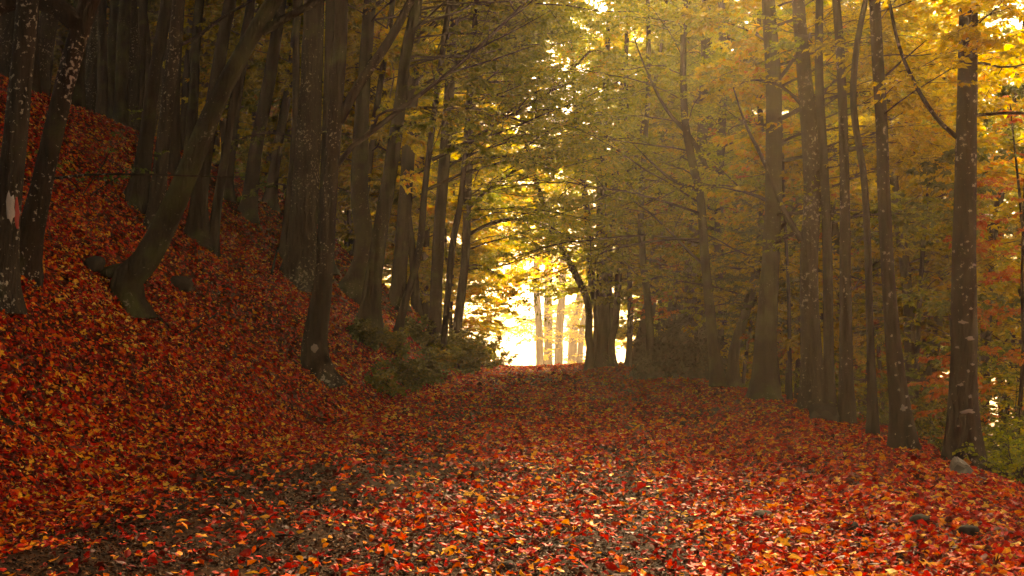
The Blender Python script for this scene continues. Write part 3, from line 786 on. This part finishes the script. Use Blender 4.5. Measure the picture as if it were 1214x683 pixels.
def scatter(n, xs, ys, dmin, ok):
    out = []
    for _ in range(20000):
        if len(out) >= n: break
        x, y = rng.uniform(*xs), rng.uniform(*ys)
        if not ok(x, y): continue
        if all((x - a) ** 2 + (y - b) ** 2 > dmin ** 2 for a, b in taken + [(q[0], q[1]) for q in out]):
            out.append((x, y, rng.uniform(0, 6.28), rng.uniform(0.85, 1.15)))
    taken.extend([(q[0], q[1]) for q in out])
    return out
infr = lambda x, y: abs(x) < 0.45 * y
place(lp, scatter(110, (-40, -3), (20, 74), 1.5, lambda x, y: x < xl(y) - 3.2 - 0.2 * max(y - 40, 0) and abs(x) < 0.5 * y + 1 and (x < -7.5 or y > 30)),
      'hazy trunk in the crowded stand behind, high on the left bank', 'hazy trunks behind on the left bank')
# unseen trees added past the left edge to shade the bank
place(lp, scatter(14, (-16, -6.5), (-4, 22), 2.6, lambda x, y: x < -0.45 * y - 2.0),
      'unseen beech added beyond the left picture edge to shade the slope', 'added shade trees beyond the left edge')
place(lp, scatter(34, (-16, 14), (-20, 2), 2.2, lambda x, y: x < xl(y) - 0.8 or x > xr(y) + 0.8),  # unseen trees added behind the camera to cut the sky light
      'unseen beech added behind the viewpoint to block sky light from behind', 'added shade trees behind the viewpoint')
rp = [proto('forest_tree', 200 + i, [11, 12, 17, 18, 19][i], [0.11, 0.14, 0.15, 0.17, 0.16][i], dict(hb=[2.2, 2.8, 3.5, 4, 3.2][i], n1=[36, 36, 56, 56, 56][i], L1=[3.0, 3.0, 3.6, 3.8, 3.6][i], el=0.25, size=[0.13, 0.13, 0.17, 0.17, 0.17][i], per=(9, 7, 8), level=0.08), ['bark', 'bark_moss', 'bark'][i % 3], ['gold', 'lime', 'lime', 'gold', 'lime'][i], 0.06) for i in range(5)]
place(rp[:2], scatter(13, (5, 20), (20, 34), 2.0, lambda x, y: x > xr(y) + 1.5 and infr(x, y)),
      'slender yellow tree on the falling ground behind the right-hand row of trunks', 'slender trees on the slope behind on the right')
place(rp[2:], scatter(28, (5, 38), (34, 78), 2.3, lambda x, y: x > xr(y) + 1.5 + 0.35 * max(y - 45, 0) and x < 0.34 * y),
      'tall yellow-leaved tree in the hazy wood behind, on the falling ground right of the path', 'hazy yellow trees behind on the right')
place(lp, [(x, y, 1.3 * k, 1.15) for k, (x, y) in enumerate([(-4.8, -1), (-5.2, -4.5), (-4.6, -8), (4.8, -2.5), (5.0, -6), (4.8, -10), (-4.9, -12), (-6.8, 1.5), (-7.5, -3), (5.4, -14)])],
      'unseen beech added at the path edge behind the viewpoint, its crown blocking sky light', 'added shade trees behind the viewpoint') if False else None
bp = [proto('unseen_shade_tree', 600 + i, 16, 0.2, dict(hb=7.5, n1=44, L1=6.0, el=0.4, size=0.25, per=(9, 7, 6)), 'bark', 'olive', 0.05) for i in range(2)]  # added out of view, wide crowns block sky light from behind
place(bp, [(x, y, 1.3 * k, 1.1) for k, (x, y) in enumerate([(-4.9, -1.5), (-5.2, -5), (-4.8, -9), (4.9, -4), (5.2, -8), (5.0, -12), (-5.2, -13), (-6.8, 1.8)])],
      'unseen beech added at the path edge behind the viewpoint, its crown blocking sky light', 'added shade trees behind the viewpoint')
# young trees on the slope close by on the right
sp = [proto('young_tree', 300 + i, 6.5 + i, 0.05, dict(hb=1.0, n1=26, L1=2.0, el=0.2, size=0.085, per=(6, 5, 6), six=True), 'bark', ['green', 'gold', 'orange', 'lime'][i], 0.08) for i in range(4)]
place(sp, [(7.2, 15.5, 0, 1), (8.6, 18.5, 1, 1.1), (9.6, 22.5, 2, 1.15), (6.9, 19.5, 3, 1.0), (8.3, 21.0, 4, 1.2), (10.5, 24.5, 1, 1.2), (7.4, 25.5, 5, 1.2), (9.0, 27.5, 2, 1.2), (6.4, 23.0, 0.5, .9), (11.6, 27, 1.5, 1.2), (5.9, 13.6, 2.2, 0.62), (7.0, 17.4, 5.2, 0.8), (6.6, 27.5, 1, 1), (6.2, 31, 2, 1.1), (5.8, 34.5, 3.3, 1.1), (7.4, 32.5, 4, 1.2), (8.6, 36, 5, 1.3), (6.9, 38.5, 0, 1.2), (9.5, 32, 1, 1.3), (11.5, 34, 2, 1.4), (6.0, 25.5, 4.4, 0.8)],
      'leafy young tree growing from the slope behind the right-hand trunks', 'young leafy trees behind the right-hand trunks')

# arching trees that close the tunnel round the bright gap
ap = [proto('edge_tree', 400 + i, 12 + i, 0.12, dict(hb=3.0, n1=40, L1=4.6, el=0.3, size=0.15, per=(9, 7, 8), level=0.08), 'bark', ['gold', 'lime', 'gold'][i], 0.05) for i in range(3)]
place(ap, [(-3.0, 36, 0, 1.2), (-3.2, 41.5, 1, 1.3), (-6.5, 38, 2, 1.3), (-4.6, 47, 2, 1.0), (-7, 52, 3, 1.1), (6.0, 43, 4, 1.4), (-3.4, 56, 2, 1.7), (6.9, 50, 3, 1.5), (-4.5, 33, 2.5, 1.05), (-5.5, 40, 3, 1.1), (-7.5, 44, 1, 1.1), (-3.2, 46, 5, 1.1), (-3.9, 51, 2, 1.15), (6.3, 49, 1, 1.1), (-7.5, 58, 2, 1.6), (-4.2, 60, 1, 1.6), (7.6, 60, 1, 1.6), (9.5, 54, 3, 1.5), (-9.5, 54, 5, 1.5)],
      'golden tree arching its boughs over the far end of the path', 'arching trees at the path end')

low = [proto('edge_tree', 450 + i, 9 + i, 0.07, dict(hb=0.7, n1=44, L1=2.6, el=0.25, size=0.13, per=(8, 7, 8), level=0.08), 'bark', ['gold', 'lime'][i], 0.04) for i in range(2)]
place(low, [(-2.1, 39.5, 0, 1.0), (-2.3, 44, 1, 1.05), (-3.6, 49, 2, 1.1), (-3.3, 38, 4, 0.9), (-5.0, 53, 3, 1.2), (-6.6, 58, 1, 1.3), (-4.7, 36.5, 2, 1.1), (-5.6, 40, 1, 1.2), (-6.4, 44, 0, 1.25), (-7.2, 49, 5, 1.3), (-8.4, 40, 3, 1.25), (-9.2, 46, 2, 1.3), (-10.4, 53, 1, 1.4), (-6.9, 35.5, 4, 1.1)],
      'golden bushy tree leafed to the ground at the left edge of the bright gap', 'bushy trees left of the bright gap')
# ------------------------------------------------------------------ shrubs
def shrub_mesh(h, seed, ns=14, spread=0.7, size=0.07, per=(7, 6, 7)):
    rng = np.random.default_rng(seed)
    a = rng.uniform(0, 6.28, ns); e = rng.uniform(0.3, 1.4, ns)
    st = np.stack([rng.normal(0, 0.12, ns) * spread, rng.normal(0, 0.12, ns) * spread, np.full(ns, -0.05)], -1)
    D = np.stack([np.cos(a) * np.cos(e), np.sin(a) * np.cos(e), np.sin(e) + 0.1], -1)
    B, Rr = grow(st, nrm(D), h * rng.uniform(0.6, 1.1, ns), np.full(ns, 0.012), 8, rng, droop=0.02, wob=0.1)
    return foliate(B, Rr, rng, size, False, per, 0.5, t0=0.15)
def shrub(name, px, pyy, h, seed, leaf, size, label, cat='shrub', group=None, Y=None, **k):
    b = hit(px, pyy)
    if Y is not None:
        b = pt(px, pyy, Y); b[2] = float(ground_z(b[0], b[1]))
    root = empty(name, tuple(b)); tag(root, label, cat, group)
    br, lv = shrub_mesh(h, seed, size=size, **k)
    br.obj('stems', M['twig'], root); lv.obj('foliage', M[leaf], root, smooth=False)
    return root
ug = 'green undergrowth along the foot of the bank'
for i, (px, pyy, h, Y) in enumerate([(452, 395, 0.8, 21.5), (480, 400, 0.9, 23.5), (505, 412, 0.9, 26), (520, 415, 1.1, 29), (542, 428, 1.1, 31), (556, 434, 1.3, 34), (566, 438, 1.5, 37), (572, 440, 1.7, 40), (535, 400, 1.4, 33), (465, 380, 0.9, 26), (495, 390, 1.1, 30), (425, 375, 0.7, 24)]):
    shrub('leafy_bush', px, pyy, h * 0.72, 500 + i, ['olive', 'undergrowth', 'undergrowth'][i % 3] if px < 550 else 'olive', 0.075 if Y < 30 else 0.10,
          'low green leafy bush in the undergrowth where the bank meets the path', group=ug, Y=Y, per=(7, 6, 7))
for i, (px, pyy, h, leaf, Y) in enumerate([(1214, 560, 0.9, 'lime', 11.5), (1192, 540, 0.9, 'green', 12.8), (1112, 530, 1.0, 'olive', 15), (1208, 540, 1.5, 'lime', 14.5), (1095, 520, 1.2, 'olive', 16.5), (1050, 515, 1.0, 'green', 18), (1185, 545, 1.5, 'green', 16)]):
    shrub('leafy_bush', px, pyy, h, 540 + i, leaf, 0.05, 'leafy green and yellow bush on the slope behind the big grooved trunk', group='bushes below the right-hand edge', per=(6, 5, 6), Y=Y)
shrub('young_shrub', 100, 232, 1.5, 570, 'green', 0.09, 'sparse green-leaved young shrub on the bank right of the leaning lichen trunk', ns=4, per=(4, 3, 4), spread=0.3)

# ------------------------------------------------------------------ dark leafy mound
def mound():
    b = pt(805, 458, 29.3); b[2] = float(ground_z(b[0], b[1]))
    root = empty('ivy_mound', tuple(b)); tag(root, 'dark leafy mound sloping up against the grey trunk, darkest clump beside the path', 'bush')
    rng = np.random.default_rng(61)
    nu, nv = 40, 16
    V = []
    for j in range(nv + 1):
        t = j / nv
        for i in range(nu):
            a = i / nu * 2 * PI
            rr = (1 - t ** 1.5) * (1 + 0.12 * float(fbm(math.cos(a) * 1.5 + 4, math.sin(a) * 1.5 + t * 3)))
            V.append((rr * math.cos(a) * 1.22 + 0.42 * t - 0.05, rr * math.sin(a) * 0.9, -0.1 + 1.75 * t))
    F = [[j * nu + i, j * nu + (i + 1) % nu, (j + 1) * nu + (i + 1) % nu, (j + 1) * nu + i] for j in range(nv) for i in range(nu)]
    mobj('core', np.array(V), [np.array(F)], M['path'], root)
    V = np.array(V); n = 14000
    k = rng.integers(0, nu * nv, n); F = np.array(F)[k]
    w = rng.random((n, 2))
    p = (V[F[:, 0]] * (1 - w[:, :1]) + V[F[:, 1]] * w[:, :1]) * (1 - w[:, 1:]) + (V[F[:, 3]] * (1 - w[:, :1]) + V[F[:, 2]] * w[:, :1]) * w[:, 1:]
    Nn = nrm(nrm(p - np.array([0.3, 0, 0.3])) + rng.normal(0, 0.5, (n, 3)))
    D = nrm(rng.normal(0, 1, (n, 3)) - 0.8 * UP); Wd = nrm(np.cross(Nn, D))
    D = np.cross(Wd, Nn)
    sz = rng.uniform(0.05, 0.10, n)
    p = p + Nn * (rng.random((n, 1)) ** 2) * 0.30
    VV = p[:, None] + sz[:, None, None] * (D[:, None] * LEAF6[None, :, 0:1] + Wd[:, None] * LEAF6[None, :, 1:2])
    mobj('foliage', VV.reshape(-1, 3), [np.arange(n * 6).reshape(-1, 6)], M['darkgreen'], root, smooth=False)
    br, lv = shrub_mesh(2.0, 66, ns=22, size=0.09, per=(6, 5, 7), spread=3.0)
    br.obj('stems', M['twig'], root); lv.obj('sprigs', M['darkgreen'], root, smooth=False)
mound()

# ------------------------------------------------------------------ stones, sticks, single leaves
import bmesh
def stone(px, pyy, sx, sy, sz, seed, label, mat='darkstone', group=None, name='stone', sink=0.3):
    b = hit(px, pyy)
    bm = bmesh.new(); bmesh.ops.create_icosphere(bm, subdivisions=3, radius=1)
    rg = np.random.default_rng(seed); off = rg.random(3) * 50
    for v in bm.verts:
        c = v.co.copy()
        k = 1 + 0.22 * float(vnoise(c.x * 1.3 + off[0], c.y * 1.3 + c.z + off[1])) + 0.06 * float(vnoise(c.x * 5 + off[1], c.z * 5 + c.y * 3))
        m = max(abs(c.x), abs(c.y), abs(c.z)); k *= (1 / m) ** 0.45
        v.co = Vector((c.x * sx * k, c.y * sy * k, c.z * sz * k + sz * (1 - sink)))
    me = bpy.data.meshes.new(name); bm.to_mesh(me); bm.free(); me.materials.append(M[mat])
    for p in me.polygons: p.use_smooth = True
    o = link(bpy.data.objects.new(name, me)); o.location = tuple(b); o.rotation_euler = (0, 0, seed)
    return tag(o, label, 'stone', group)
stone(905, 616, 0.085, 0.06, 0.035, 1, 'flat black stone among the red leaves right of the path centre')
stone(1092, 626, 0.075, 0.06, 0.05, 2, 'dark stone poking through the leaves near the lower right corner')
stone(1148, 640, 0.06, 0.05, 0.05, 3, 'black lump beside the right picture edge, sunk in red leaves')
stone(603, 676, 0.035, 0.03, 0.03, 4, 'small black stone at the bottom edge near the path middle')
stone(1010, 632, 0.04, 0.04, 0.04, 5, 'small dark stone between the flat black one and the lower right lump')
stone(976, 503, 0.19, 0.15, 0.17, 6, 'rounded mossy stone at the foot of the white-mottled trunk')
stone(215, 345, 0.20, 0.16, 0.14, 7, 'dark mossy stone on the bank right of the crooked tree foot')
stone(112, 322, 0.16, 0.14, 0.12, 8, 'dark stone on the bank left of the crooked tree foot')
def slab():
    b = hit(1146, 566)
    prof = [(1124, 560), (1128, 549), (1134, 544), (1146, 550), (1158, 562), (1170, 574), (1150, 574), (1132, 568)]
    q = [pt(x, y, b[1]) - b for x, y in prof]
    bm = bmesh.new()
    f = [bm.verts.new((p[0], -0.06 - 0.10 * (p[2] < 0.02), p[2] - 0.02)) for p in q]
    k = [bm.verts.new((p[0] * 0.9 + 0.05, 0.17, p[2] * 1.1)) for p in q]
    n = len(f)
    bm.faces.new(f[::-1]); bm.faces.new(k)
    for i in range(n): bm.faces.new((f[i], f[(i + 1) % n], k[(i + 1) % n], k[i]))
    bmesh.ops.recalc_face_normals(bm, faces=bm.faces)
    bmesh.ops.bevel(bm, geom=list(bm.edges), offset=0.012, segments=2, affect='EDGES')
    bmesh.ops.triangulate(bm, faces=bm.faces)
    bmesh.ops.subdivide_edges(bm, edges=list(bm.edges), cuts=1)
    for v in bm.verts: v.co += Vector((0, 0.01 * float(vnoise(v.co.x * 14, v.co.z * 14)), 0.008 * float(vnoise(v.co.x * 20, v.co.y * 20))))
    me = bpy.data.meshes.new('stone_slab'); bm.to_mesh(me); bm.free(); me.materials.append(M['stone'])
    o = link(bpy.data.objects.new('stone_slab', me)); o.location = tuple(b)
    tag(o, 'grey wedge-shaped stone slab leaning at the foot of the big grooved trunk', 'stone')
    return b
sb = slab()
def stick(name, pts, w, label, cat='fallen branch', lift=0.02, mat='bark', forks=()):
    acc = Acc(); P0 = None
    for ww, pl in [(w, pts)] + list(forks):
        q = []
        for a in pl:
            p = hit(a[0], a[1]); p[2] += lift + (a[2] if len(a) > 2 else 0); q.append(p)
        if P0 is None: P0 = q[0].copy()
        pp, _ = smooth_path(np.array(q) - P0, 24)
        Y = q[0][1]
        rr = np.interp(np.linspace(0, 1, 24), np.linspace(0, 1, len(ww)), [k / FPX * Y / 2 for k in ww])
        V, F = trunk_mesh(pp, rr, 8, len(label), 0.0); acc.add(V, F)
    o = acc.obj(name, M[mat]); o.location = tuple(P0)
    return tag(o, label, cat)
stick('fallen_branch', [(168, 362), (195, 385), (218, 402), (240, 414, 0.05)], [7, 6, 4, 2], 'dark broken branch lying on the bank below the crooked tree', forks=[([3, 2], [(218, 402), (235, 395, 0.06), (258, 380, 0.1)])])
stick('fallen_branch', [(318, 474), (345, 486), (375, 497), (402, 501)], [2, 4, 4, 3], 'thin curved dark stick lying at the lower edge of the bank')
stick('fallen_log', [(-20, 492), (15, 508), (45, 524), (70, 533)], [20, 22, 18, 10], 'dark mossy half-buried log at the left picture edge', cat='log', lift=-0.02, mat='bark_moss')
stick('fallen_branch', [(70, 533), (95, 545), (130, 560)], [5, 4, 2], 'thin dark root trailing from the mossy log down to the path')
stick('fallen_branch', [(345, 268), (330, 300, 0.1), (322, 340, 0.25)], [1.5, 2, 2], 'bare slanting twig on the bank right of the crooked tree')
rg0 = np.random.default_rng(91)
for i in range(16):
    px, pyy = rg0.uniform(60, 1000), rg0.uniform(470, 660)
    dx, dy = rg0.uniform(14, 40) * rg0.choice([-1, 1]), rg0.uniform(-7, 7)
    w = rg0.uniform(1.2, 2.6)
    o = stick('fallen_twig', [(px, pyy), (px + dx * 0.5, pyy + dy * 0.5 + rg0.uniform(-3, 3), 0.01), (px + dx, pyy + dy)], [w, w * 0.8, w * 0.4], 'thin dead twig lying loose among the fallen leaves', cat='twig', lift=0.04)
    o['group'] = 'loose twigs on the leaf carpet'
def one_leaf(p, size, rot, label, mat='orange', maple=False):
    rg = np.random.default_rng(int(size * 1e4))
    V = np.array([[0, 0, 0.0], [0.36, 0, -0.03], [0.70, 0, -0.02], [1.0, 0, 0.05], [0.30, 0.30, 0.04], [0.68, 0.25, 0.05], [0.30, -0.30, 0.05], [0.68, -0.25, 0.02], [-0.25, 0.02, 0.03]]) * size
    o = mobj('leaf', V, [LITF3, LITF4, np.array([[8, 0, 6]])[:0]], M[mat], smooth=False)
    o.location = tuple(p); o.rotation_euler = rot
    return tag(o, label, 'leaf')
p = hit(1137, 556); p[1] -= 0.09; p[2] += 0.09
one_leaf(p, 0.11, (1.2, 0.2, 0.3), 'round orange leaf resting on the grey stone slab', 'orange')
one_leaf(pt(1183, 32, 9.5), 0.07, (1.1, 0.9, 0.5), 'orange leaf drifting down beside the big grooved trunk, left of a pair', 'orange')
one_leaf(pt(1196, 42, 9.0), 0.06, (0.9, 1.3, 1.4), 'brown leaf drifting near the upper right corner, right of a pair', 'olive')

# ------------------------------------------------------------------ labels of the trees that stand behind the traced ones
def px_of(x, y): return W0 / 2 + FPX * x / y
LM = [(None, 'left picture edge', 0)] + [(k, n, 0) for k, n in [('L2', 'edge trunk'), ('L3', 'crooked trunk'), ('L8', 'hazy leaning trunk'), ('L10', 'thick banded trunk'), ('L13', 'white-patched trunk'), ('L14', 'mossy bent trunk'), ('L17', 'thin slanting stem'), ('L20', 'last slim stem'), ('C6', 'single slim trunk'), ('R1', 'slim mound-foot trunk'), ('R3', 'curving mound trunk'), ('R5', 'broad dim trunk'), ('R8', 'white-mottled trunk'), ('R10', 'straight brown trunk'), ('R12', 'speckled leaning trunk'), ('R13', 'big grooved trunk')]]
lmx = [(0.0, 'left picture edge')] + sorted((px_of(TREES[k][3][0], TREES[k][3][1]), n) for k, n, _ in LM if k) + [(W0, 'right picture edge')]
HUE = {'leaf_gold': 'golden', 'leaf_lime': 'lime-yellow', 'leaf_orange': 'orange', 'leaf_olive': 'dusky', 'leaf_green': 'green', 'leaf_undergrowth': 'dull green'}
def relabel(group, noun):
    obs = [o for o in COL.objects if o.get('group') == group and o.parent is None]
    gaps = {}
    for o in obs:
        p = px_of(o.location.x, o.location.y) if o.location.y > 3 else -1
        k = max([i for i, (q, _) in enumerate(lmx) if q <= p] + [0])
        if p < 0 or p > W0: continue
        cr = [c for c in o.children if c.name.split('.')[0] in ('crown', 'foliage')]
        hue = HUE.get(cr[0].data.materials[0].name, '') if cr else ''
        gaps.setdefault((min(k, len(lmx) - 2), hue), []).append(o)
    for (k, hue), l in gaps.items():
        l.sort(key=lambda o: o.location.y)
        for i, o in enumerate(l):
            wh = '' if len(l) == 1 else (', nearest' if i == 0 else ', farthest' if i == len(l) - 1 else ', in the middle')
            o['label'] = ('%s %s between %s and %s%s' % (hue, noun, lmx[k][1], lmx[k + 1][1], wh)).strip()
relabel('young leafy trees behind the right-hand trunks', 'young tree')
relabel('slender trees on the slope behind on the right', 'slender tree')
relabel('hazy yellow trees behind on the right', 'hazy tree')
relabel('arching trees at the path end', 'arching tree')
relabel('bushy trees left of the bright gap', 'bushy tree')
relabel('green undergrowth along the foot of the bank', 'bush')
relabel('bushes below the right-hand edge', 'bush')
relabel('hazy trunks behind on the left bank', 'hazy trunk')

# ------------------------------------------------------------------ haze
hm, HN, HL = newmat('haze')
ho = HN.new('ShaderNodeOutputMaterial'); hv = HN.new('ShaderNodeVolumePrincipled')
hv.inputs['Color'].default_value = (1.0, 0.83, 0.62, 1)
hv.inputs['Density'].default_value = HAZE
hv.inputs['Anisotropy'].default_value = 0.6
HL.new(hv.outputs[0], ho.inputs['Volume'])
x0, x1, y0, y1, z0, z1 = -425, 425, -65, 905, -27, 36
V = np.array([(x, y, z) for z in (z0, z1) for y in (y0, y1) for x in (x0, x1)], float)
F = np.array([[0, 2, 3, 1], [4, 5, 7, 6], [0, 1, 5, 4], [2, 6, 7, 3], [0, 4, 6, 2], [1, 3, 7, 5]])
hz = mobj('haze', V, [F], hm, smooth=False)
tag(hz, 'thin pale mist filling the whole wood, brightest at the path end', 'mist', kind='stuff')
